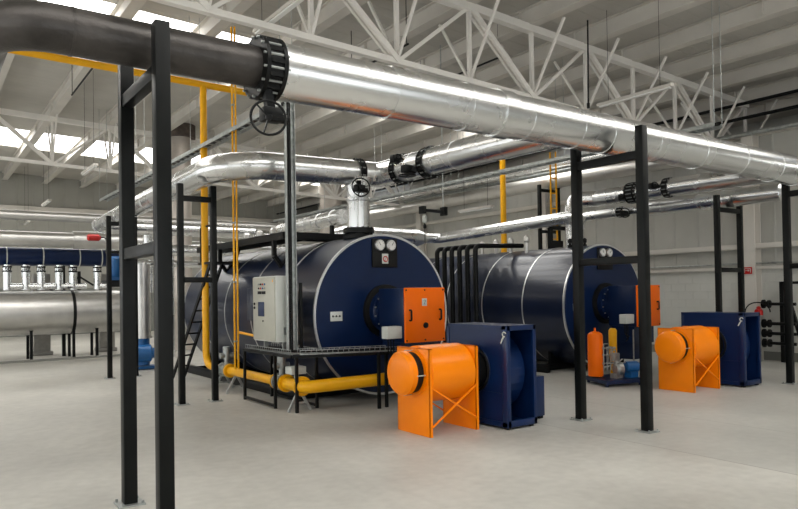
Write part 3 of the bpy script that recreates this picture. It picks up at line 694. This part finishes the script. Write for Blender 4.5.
def fan(dx, dy, label, big=0.):
    x0, x1, y0, y1, z1 = 5.84+dx, 6.34+dx+.04*bool(big), 5.94+dy, 7.07+dy, 1.265-.015*bool(big)
    t = thing('centrifugal_fan', label, 'fan', ((x0+x1)/2, (y0+y1)/2, 0), 'navy blue boxed fans')
    # left cover plate with rim, top and back plates
    b = MB(); b.box(x0, y0, .04, x0+.012, y1, z1); b.box(x0, y0, z1-.012, x1, y1, z1); b.box(x0, y1-.012, .04, x1, y1, z1); b.box(x0, y0, .04, x1, y1, .055); b.box(x1-.012, y0, .04, x1, y1, z1)
    b.build('casing', 'fanblue', t)
    b = MB()
    for x in (x0, x1-.05): b.box(x, y0-.012, .03, x+.05, y0+.03, z1+.004, .003)
    b.box(x0, y0-.012, .03, x1, y0+.03, .11, .003); b.box(x0, y0-.012, z1-.06, x1, y0+.03, z1+.004, .003)
    b.box(x0-.012, y0-.01, .03, x0+.01, y0+.08, z1+.004, .003); b.box(x0-.012, y1-.05, .03, x0+.01, y1, z1+.004, .003); b.box(x0-.012, y0, z1-.04, x0, y1, z1+.004); b.box(x0-.012, y0, .03, x0, y1, .09)
    b.box(x0-.008, y0+.09, .43, x0, y1-.06, .44)
    b.build('edge_frame', 'fanblue', t)
    cy, cz = (y0+y1)/2+.05, .66
    # scroll: spiral sheet seen through the open end
    b = MB(); pr = []
    for k in range(33):
        a = -PI*.55+k*PI*1.9/32; r = .50+.04*k/32; pr.append((cy-math.cos(a)*r, cz+math.sin(a)*r*.98))
    pr = [(max(min(p[0], y1-.02), y0+.045), max(min(p[1], z1-.03), .08)) for p in pr]
    n = len(pr)
    for (a, c), (d, e) in zip(pr, pr[1:]):
        if abs(a-d)+abs(c-e) < 1e-4: continue
        b.poly([(x0+.04, a, c), (x0+.04, d, e), (x0+.04, cy+(d-cy)*.985, cz+(e-cz)*.985), (x0+.04, cy+(a-cy)*.985, cz+(c-cz)*.985)], (.37, 0, 0))
    b.build('scroll', 'fanblue', t)
    b = MB(); b.lathe((x0+.03, cy, cz), (1, 0, 0), [(0, .5), (.012, .5)], 48); b.lathe((x0+.405, cy, cz), (1, 0, 0), [(0, .5), (.012, .5)], 48); b.build('scroll_side', 'fanblue', t)
    b = MB(); b.torus((x0-.01, cy-.03, .70), (1, 0, 0), .27, .02, 40, 8); b.cyl((x0-.22, cy-.03, .70), (x0, cy-.03, .70), .23, 36); b.build('inlet_sleeve', 'rubber', t)
    b = MB(); b.torus((x0-.014, cy-.03, .70), (1, 0, 0), .30, .005, 40, 6); b.build('inlet_clamp', 'fanblue', t)
    # motor
    m_ = MB(); m_.lathe((x1+.03, cy-.1, .74), (1, 0, 0), [(0, .12), (.02, .18), (.28, .18), (.32, .13), (.40, .12)], 28)
    for k in range(16): a = 2*PI*k/16; m_.bar((x1+.07, cy-.1+math.cos(a)*.185, .74+math.sin(a)*.185), (x1+.29, cy-.1+math.cos(a)*.185, .74+math.sin(a)*.185), .01, .03)
    m_.build('motor', 'fanblue', t)
    b = MB(); b.box(x1+.002, cy-.36, .04, x1+.43, cy+.25, .56, .006); b.build('motor_base', 'fanblue', t)
    for x in (x0+.04, x1-.06):
        for y in (y0+.05, y1-.1): MB().box(x-.03, y-.03, 0, x+.03, y+.03, .042, .004).build('rubber_foot', 'rubber', t)
    for y in (cy-.30, cy+.2): MB().box(x1+.36, y-.03, 0, x1+.43, y+.03, .042, .004).build('rubber_foot', 'rubber', t)
    b = MB(); b.torus((x0-.02, y0+.02, z1-.10), (1, 0, 0), .028, .008, 16, 6, -PI*.6, PI*.9); b.bar((x0-.02, y0+.03, z1-.13), (x0-.02, y0+.08, z1-.21), .014); tag(b.build('lifting_hook', 'white', t), 'pale hook tag')
    return t
fan(0, 0, 'nearer navy blue boxed fan behind the nearer orange silencer')
fan(5.50, -.03, 'farther navy blue boxed fan beside the farther orange silencer', 1)

# ------------------------------------------------------------------ pump skid before boiler 2
t = thing('water_treatment_skid', 'small pump skid with an orange tank before the second boiler', 'pump skid', (10.1, 7.65, 0))
b = MB(); b.poly([(9.66, 7.42, .05), (10.40, 7.20, .05), (10.80, 7.85, .05), (9.95, 8.12, .05)], (0, 0, .07))
for x, y in ((9.72, 7.46), (10.38, 7.26), (10.62, 7.8), (9.97, 8.05)): b.cyl((x, y, 0), (x, y, .05), .03, 10)
b.build('base_tray', 'blue', t)
b = MB(); b.lathe((9.93, 7.86, .14), (0, 0, 1), [(0, .06), (.0, .125), (.02, .135), (.72, .135), (.76, .12), (.79, .07), (.80, .02), (.86, .015)], 32); tag(b.build('pressure_tank', 'door', t), 'orange upright tank')
b = MB(); b.lathe((10.62, 8.0, .12), (0, 0, 1), [(0, .05), (.30, .06), (.36, .075), (.80, .075), (.84, .05)], 24); tag(b.build('dosing_tank', 'yellow', t), 'mustard yellow cylinder')
b = MB(); b.lathe((10.28, 7.50, .30), (1, -.35, 0), [(0, .05), (.02, .10), (.24, .10), (.27, .07), (.3, .07)], 24); b.box(10.3, 7.38, .12, 10.5, 7.52, .22); tag(b.build('pump_motor', 'motor', t), 'blue motor')
b = MB(); b.lathe((10.08, 7.56, .28), (1, -.3, 0), [(0, .08), (.03, .12), (.12, .12), (.16, .06)], 20); b.cyl((10.12, 7.55, .28), (10.12, 7.55, .55), .05, 14); b.box(10.02, 7.48, .12, 10.2, 7.62, .2); b.box(10.0, 7.5, .42, 10.14, 7.6, .56, .01); b.build('pump', 'galv', t)
b = MB()
for k in range(4):
    x = 9.98+k*.06; y = 7.72-k*.03; b.tube(arc([(x, y, .25), (x, y, .72-.06*k), (x+.28, y+.1, .70-.06*k), (x+.30, y+.12, .35)], .04, 3), .010, 8)
    for z in (.35, .5, .62): b.lathe((x, y, z), (0, 0, 1), [(0, .018), (.01, .028), (.03, .028), (.04, .018)], 10)
b.bar((9.95, 7.6, .38), (10.6, 7.4, .38), .015); b.bar((10.62, 7.55, .12), (10.62, 7.55, .95), .018); b.build('pipework', 'galv', t)

# ------------------------------------------------------------------ right wall details
t = thing('valve_manifold', 'black stand with four stub valves by the right wall', 'valve stand', (15.75, 7.5, 0))
b = MB(); b.box(15.70, 7.28, 0, 15.78, 7.36, 1.80); b.bar((15.74, 6.8, 0), (15.74, 7.28, 1.78), .07); b.box(15.70, 6.9, 1.74, 15.78, 7.36, 1.80); b.build('stand', 'black', t)
for z in (1.30, .86, .64, .42):
    b = MB(); b.cyl((15.66, 7.0, z), (15.66, 7.62, z), .035, 12); b.lathe((15.66, 7.55, z), (0, 1, 0), [(0, .09), (.04, .09), (.05, .06), (.11, .06), (.12, .10), (.16, .10)], 18); b.build('stub_valve', 'black', t)
t = thing('exit_sign', 'small red and white wall sign on the pale column', 'sign', (15.66, 7.8, 2.0))
MB().box(15.645, 7.93, 1.99, 15.66, 8.13, 2.15, .002).build('sign_board', 'red', t)
b = MB(); b.bar((15.642, 8.08, 2.07), (15.642, 8.02, 2.07), .02, .01); b.poly([(15.641, 8.02, 2.10), (15.641, 8.02, 2.04), (15.641, 7.985, 2.07)], (.004, 0, 0)); b.box(15.64, 7.955, 2.02, 15.645, 7.97, 2.12); b.box(15.64, 7.97, 2.11, 15.645, 8.10, 2.12); b.box(15.64, 8.09, 2.02, 15.645, 8.10, 2.12); b.build('sign_symbol', 'white', t)
t = thing('hose_valve', 'red hose valve with a curved black pipe behind the right fan', 'valve', (15.5, 7.8, 1.2))
b = MB(); b.lathe((15.55, 7.75, 1.05), (0, 0, 1), [(0, .09), (.1, .09), (.13, .04), (.17, .05), (.2, .02)], 18); b.cyl((15.45, 7.75, 1.15), (15.65, 7.75, 1.15), .04, 12); b.build('valve_body', 'red', t)
MB().cyl((15.55, 7.75, 0), (15.55, 7.75, 1.06), .04, 12).build('standpipe', 'galv', t)
b = MB(); b.tube([(15.5, 7.75+.28*math.cos(a), 1.12+.22*math.sin(a)) for a in [PI*k/12 for k in range(13)]], .014, 8); b.build('hose', 'rubber', t)

# ------------------------------------------------------------------ flue stacks
for x, y, r, zt, l in ((6.85, 21.37, .33, 7.0, 'beige round flue stack at left, rising behind the black frame'), (13.0, 22.6, .42, 6.9, 'beige round flue stack rising behind the first boiler riser')):
    t = thing('flue_stack', l, 'flue', (x, y, 0))
    b = MB(); b.cyl((x, y, 0), (x, y, zt-.1+slope(x)), r, 36)
    for z in (1, 2, 3, 4, 5, 6): b.band((x, y, z), (0, 0, 1), r, .04, .006)
    b.build('stack_pipe', 'flue', t)
    b = MB(); b.cyl((x, y, zt-.35+slope(x)), (x, y, zt+.05+slope(x)), r+.14, 36); b.build('roof_collar', 'brown', t)

# ------------------------------------------------------------------ background plant at the left
YB = 21.0
t = thing('steel_header_vessel', 'large horizontal stainless header on legs at far left', 'vessel', (1.5, YB, 0))
b = MB(); b.lathe((-3.5, YB, 1.28), (1, 0, 0), [(0, .3), (.08, .5), (.2, .6), (8.3, .6), (8.45, .58), (8.6, .5), (8.68, .35)], 64)
for x in (-1.5, .5, 2.7): b.band((x, YB, 1.28), (1, 0, 0), .6, .02, .004, 64)
b.build('tank', 'alu_dull', t)
b = MB(); b.cyl((3.56, YB, 1.28), (3.64, YB, 1.28), .615, 64); b.build('strap', 'rubber', t)
for x in (-2.4, -1.2, .2, 1.4, 2.55, 3.6, 4.2):
    b = MB(); b.box(x-.035, YB-.38, 0, x+.035, YB-.31, .9); b.box(x-.035, YB+.31, 0, x+.035, YB+.38, .9); b.box(x-.05, YB-.38, .8, x+.05, YB+.38, .88); b.build('leg', 'black', t)
b = MB(); b.box(-3.5, YB-.75, 0, 4.9, YB-.55, .05); tag(b.build('floor_curb', 'skirt'), 'low dark curb on the floor under the stainless header', 'curb')
for i, x in enumerate((3.05, 4.85, .8)):
    b = MB(); b.box(x-.28, 22.3, 0, x+.28, 22.86, .12, .02); b.box(x-.22, 22.35, .12, x+.22, 22.8, 2.4, .01)
    tag(b.build('concrete_pedestal', 'conc'), ['grey concrete pedestal between the leg pairs, middle of three behind the header', 'grey concrete pedestal nearest the black frames, rightmost behind the stainless header', 'grey concrete pedestal at the picture edge, leftmost behind the stainless header'][i], 'pedestal', 'concrete pedestals at far left')
t = thing('blue_header_vessel', 'long dark blue horizontal header behind the silver pipe at far left', 'vessel', (1.5, 21.6, 2.5))
b = MB(); b.lathe((-3.5, 21.6, 2.86), (1, 0, 0), [(0, .2), (.1, .26), (8.4, .26), (8.5, .2)], 48); b.build('tank', 'fanblue', t)
for x in (.2, 1.2, 2.05, 2.95, 3.9, 4.5):
    b = MB(); b.cyl((x, 21.6, 2.86), (x+.03, 21.6, 2.86), .266, 48); b.build('strap', 'white', t)
for x in (-1, 1.5, 4.0):
    b = MB(); b.bar((x-.5, 21.6, 0), (x-.5, 21.6, 2.6), .09); b.bar((x-.5, 21.6, 1.6), (x-.9, 21.6, 2.0), .06); b.build('support_post', 'black', t)
b = MB(); b.bar((3.9, 21.5, 2.45), (3.9, 21.5, 1.9), .08); b.bar((3.9, 21.5, 2.3), (3.4, 21.5, 1.9), .05); b.bar((3.9, 21.5, 2.3), (4.5, 21.5, 1.9), .05); b.build('support_post', 'black', t)
pr = None
for i, x in enumerate((2.07, 2.52, 2.9, 3.36, 3.72, 4.38)):
    t = thing('pump_riser', ['leftmost', 'second from left', 'third from left', 'third from right', 'second from right', 'rightmost'][i]+' silver insulated riser hanging from the blue header at far left', 'pipe', (x, 21.4, 1.9), 'silver risers under the blue header')
    b = MB(); b.cyl((x, 21.4, 1.92), (x, 21.4, 2.62), .105, 18); b.cyl((x, 21.4, 2.02), (x+.36, 21.35, 2.02), .085, 16); b.build('riser', 'alu', t)
    b = MB(); b.cyl((x, 21.4, 2.42), (x, 21.4, 2.46), .12, 16); b.cyl((x, 21.4, 2.54), (x, 21.4, 2.58), .12, 16); b.cyl((x, 21.4, 2.46), (x, 21.4, 2.54), .08, 16); b.cyl((x, 21.2, 2.5), (x, 21.4, 2.5), .02, 8); b.torus((x, 21.2, 2.5), (0, 1, 0), .06, .012, 16, 6); b.build('valve', 'black', t)
b = MB(); b.cyl((-3.5, 20.7, 3.3), (3.6, 20.7, 3.3), .20, 32); b.cyl((3.6, 20.7, 3.3), (5.6, 20.7, 3.3), .25, 32); b.band((1.9, 20.7, 3.3), (1, 0, 0), .2, .02, .005)
tag(b.build('clad_pipe', 'alu_dull'), 'silver pipe at far left with a wider end near the red fitting', 'pipe')
b = MB(); b.cyl((-3.5, 21, 3.96), (11.5, 21, 3.96), .13, 28)
for x in (2.0, 2.25, 5, 8): b.band((x, 21, 3.96), (1, 0, 0), .13, .04, .02)
tag(b.build('clad_pipe', 'alu_dull'), 'upper silver pipe crossing the far left background', 'pipe')
b = MB(); b.cyl((5.9, 22, 3.3), (12.5, 22, 3.3), .18, 28); b.cyl((5.9, 22.4, 3.75), (12.5, 22.4, 3.75), .1, 20); b.lathe((5.9, 22, 3.3), (-1, 0, 0), [(0, .18), (.2, .12)], 24)
tag(b.build('clad_pipe', 'alu'), 'pair of bright silver pipes in the distance beyond the first boiler', 'pipe')
t = thing('expansion_vessel', 'fat silver lagged pipe just behind the first boiler walkway', 'pipe', (7.8, 14.9, 0))
b = MB(); pa, pb = V((8.02, 16.6, 3.4)), V((7.72, 12.9, 3.4)); b.cyl(pa, pb, .17, 32)
for k in range(5): b.torus(pa.lerp(pb, .1+.2*k), pb-pa, .172, .01, 28, 6)
b.build('vessel', 'alu', t, ang=40)
for k in (.15, .85):
    c = pa.lerp(pb, k); MB().bar((c.x, c.y, 0), (c.x, c.y, 3.24), .08).build('support_post', 'black', t)
t = thing('red_flow_meter', 'small red fitting on the silver pipe at far left', 'fitting', (3.0, 15.2, 2.85))
b = MB(); b.lathe((2.90, 15.1, 2.93), (1, 0, 0), [(0, .05), (.03, .07), (.22, .07), (.26, .04)], 16); b.build('body', 'red', t)
b = MB(); b.tube(arc([(3.15, 15.1, 2.93), (3.25, 15.1, 2.95), (3.34, 15.1, 2.7)], .08, 4), .014, 8); b.build('hose', 'rubber', t)
t = thing('pump', 'bright blue pump under a tall steel cylinder seen between the near posts', 'pump', (4.4, 16.3, 0))
b = MB(); b.box(4.05, 16.1, .02, 4.75, 16.5, .08); b.lathe((4.15, 16.2, .38), (1, -.2, 0), [(0, .12), (.03, .2), (.3, .2), (.34, .12), (.5, .12)], 24); b.cyl((4.3, 16.3, .1), (4.3, 16.3, .72), .16, 20); b.build('pump_body', 'motor', t)
b = MB(); b.cyl((4.15, 16.3, .0), (4.75, 16.3, .0), .02, 8); b.box(4.1, 16.15, 0, 4.2, 16.45, .03); b.box(4.6, 16.15, 0, 4.7, 16.45, .03); b.build('foot_plate', 'black', t)
b = MB(); b.cyl((4.32, 16.3, .78), (4.32, 16.3, 2.45), .17, 28)
for z in (1.5, 2.3): b.band((4.32, 16.3, z), (0, 0, 1), .17, .05, .01)
b.cyl((4.32, 16.3, .72), (4.32, 16.3, .78), .2, 24); o = b.build('steel_cylinder', 'alu_dull', t)
t = thing('pump', 'small bright blue pump on the black rack at far left', 'pump', (3.5, 15.6, 1.9))
b = MB(); b.lathe((3.55, 15.5, 2.12), (0, 0, 1), [(0, .10), (.05, .13), (.4, .13), (.45, .08)], 20); b.box(3.42, 15.4, 2.05, 3.68, 15.6, 2.13); b.build('pump_body', 'motor', t)
b = MB(); b.box(3.3, 15.3, 1.98, 3.9, 15.7, 2.05); b.box(3.35, 15.3, 0, 3.4, 15.35, 2.0); b.box(3.8, 15.3, 0, 3.85, 15.35, 2.0); b.box(3.3, 15.3, 2.62, 3.9, 15.35, 2.68); b.box(3.8, 15.3, 2.0, 3.85, 15.35, 2.65); b.build('rack', 'black', t)
# vertical silver pipes and a white vessel between the near posts
b = MB()
for k, (x, r, z0, z1) in enumerate(((5.15, .12, 2.8, 3.4), (5.5, .1, 2.6, 3.5))): b.cyl((x, 18.9, z0), (x, 18.9, z1), r, 20)
b.cyl((4.6, 18.9, 2.95), (7.5, 18.9, 2.95), .16, 24); b.cyl((4.6, 19.4, 2.6), (7.5, 19.4, 2.6), .1, 24)
for k in range(4): b.cyl((4.9+k*.45, 19.4, 0 if k % 3 == 0 else 1.8), (4.9+k*.45, 19.4, 2.7), .07, 14)
b.cyl((5.8, 18.9, 0), (5.8, 18.9, 2.9), .05, 12)
tag(b.build('silver_pipe_cluster', 'alu', ang=40), 'cluster of short silver pipes far behind the near left posts', 'pipes')

# hanging things
t = thing('pipe_hanger_bracket', 'black bracket with a hanging white fitting above and right of the first boiler', 'bracket', (9.0, 11.3, 3.4))
b = MB(); b.bar((8.80, 11.40, 3.44), (9.22, 11.22, 3.40), .06, .06); b.box(8.76, 11.32, 3.36, 8.84, 11.48, 3.52); b.box(9.18, 11.12, 3.32, 9.26, 11.28, 3.50); b.build('arm', 'black', t)
MB().cyl((9.22, 11.22, 3.4), (9.22, 11.22, 7.2), .012, 8).build('hanger_rod', 'galv', t)
b = MB(); b.lathe((8.84, 11.38, 3.16), (0, 0, 1), [(0, .02), (.02, .05), (.14, .05), (.17, .02), (.22, .01)], 14); b.build('white_fitting', 'white', t)
b = MB(); b.lathe((8.84, 11.38, 3.04), (0, 0, 1), [(0, .01), (.02, .035), (.07, .035), (.11, .01)], 12); b.cyl((8.84, 11.38, 2.7), (8.84, 11.38, 3.4), .006, 6); b.build('hanging_chain', 'rubber', t)

b = MB(); b.tube([(10.71, 8.5, 7.06+slope(10.7)), (10.70, 8.5, 6.2), (10.68, 8.5, 5.3)], .016, 8); b.cyl((10.68, 8.5, 5.22), (10.68, 8.5, 5.32), .03, 8)
tag(b.build('drop_cable', 'rubber'), 'thick black cable dropping from the roof in front of the near truss', 'cable')
for k, (x, y0, y1, z) in enumerate(((9.4, 9.6, 12.2, 6.3), (3.05, 14.5, 17.5, 6.5), (7.3, 9.8, 11.8, 6.2))):
    t = thing('roof_conduit', ['black cable run hung under the roof behind the near truss', 'black cable run hung under the roof at upper left', 'black cable run hung under the roof at top centre'][k], 'conduit', (x, y0, z))
    MB().tube([(x, y0, z), (x, y1, z)], .02, 8).build('conduit', 'rubber', t)
    for y in (y0+.05, y1-.05): MB().cyl((x, y, z), (x, y, 7.06+slope(x)), .008, 6).build('hanger_rod', 'rubber', t)

# ------------------------------------------------------------------ hanging lamps
def lamp(label, c, L, d=(0, 1, 0), lit=True, rod=True):
    c = V(c); d = V(d).normalized(); t = thing('tube_lamp', label, 'ceiling lamp', c, 'hanging tube lamps')
    MB().bar(c-d*L/2, c+d*L/2, .10, .05).build('housing', 'ceil', t)
    MB().bar(c-d*(L/2-.04)-V((0, 0, .035)), c+d*(L/2-.04)-V((0, 0, .035)), .07, .03).build('diffuser', 'tube', t)
    b = MB()
    for s in (-.35, .35):
        p = c+d*L*s; b.cyl(p, (p.x, p.y, 7.06+slope(p.x)), .004, 6)
    b.build('suspension_wire', 'rubber', t)
lamp('hanging tube lamp at left, largest one left of the near posts', (3.46, 17.7, 4.8), 1.5)
lamp('hanging tube lamp at left, middle one in size', (3.5, 24.6, 4.8), 1.5)
lamp('hanging tube lamp at far left, smallest and lowest in view', (3.75, 31.5, 4.8), 1.5)
lamp('hanging tube lamp above the big silver pipe at the right', (10.63, 7.45, 5.2), 1.55)
lamp('hanging tube lamp at top centre before the near truss', (4.14, 8.6, 5.6), 1.5)
lamp('hanging tube lamp behind the right cable ladder', (11.0, 12.15, 3.68), 1.2)
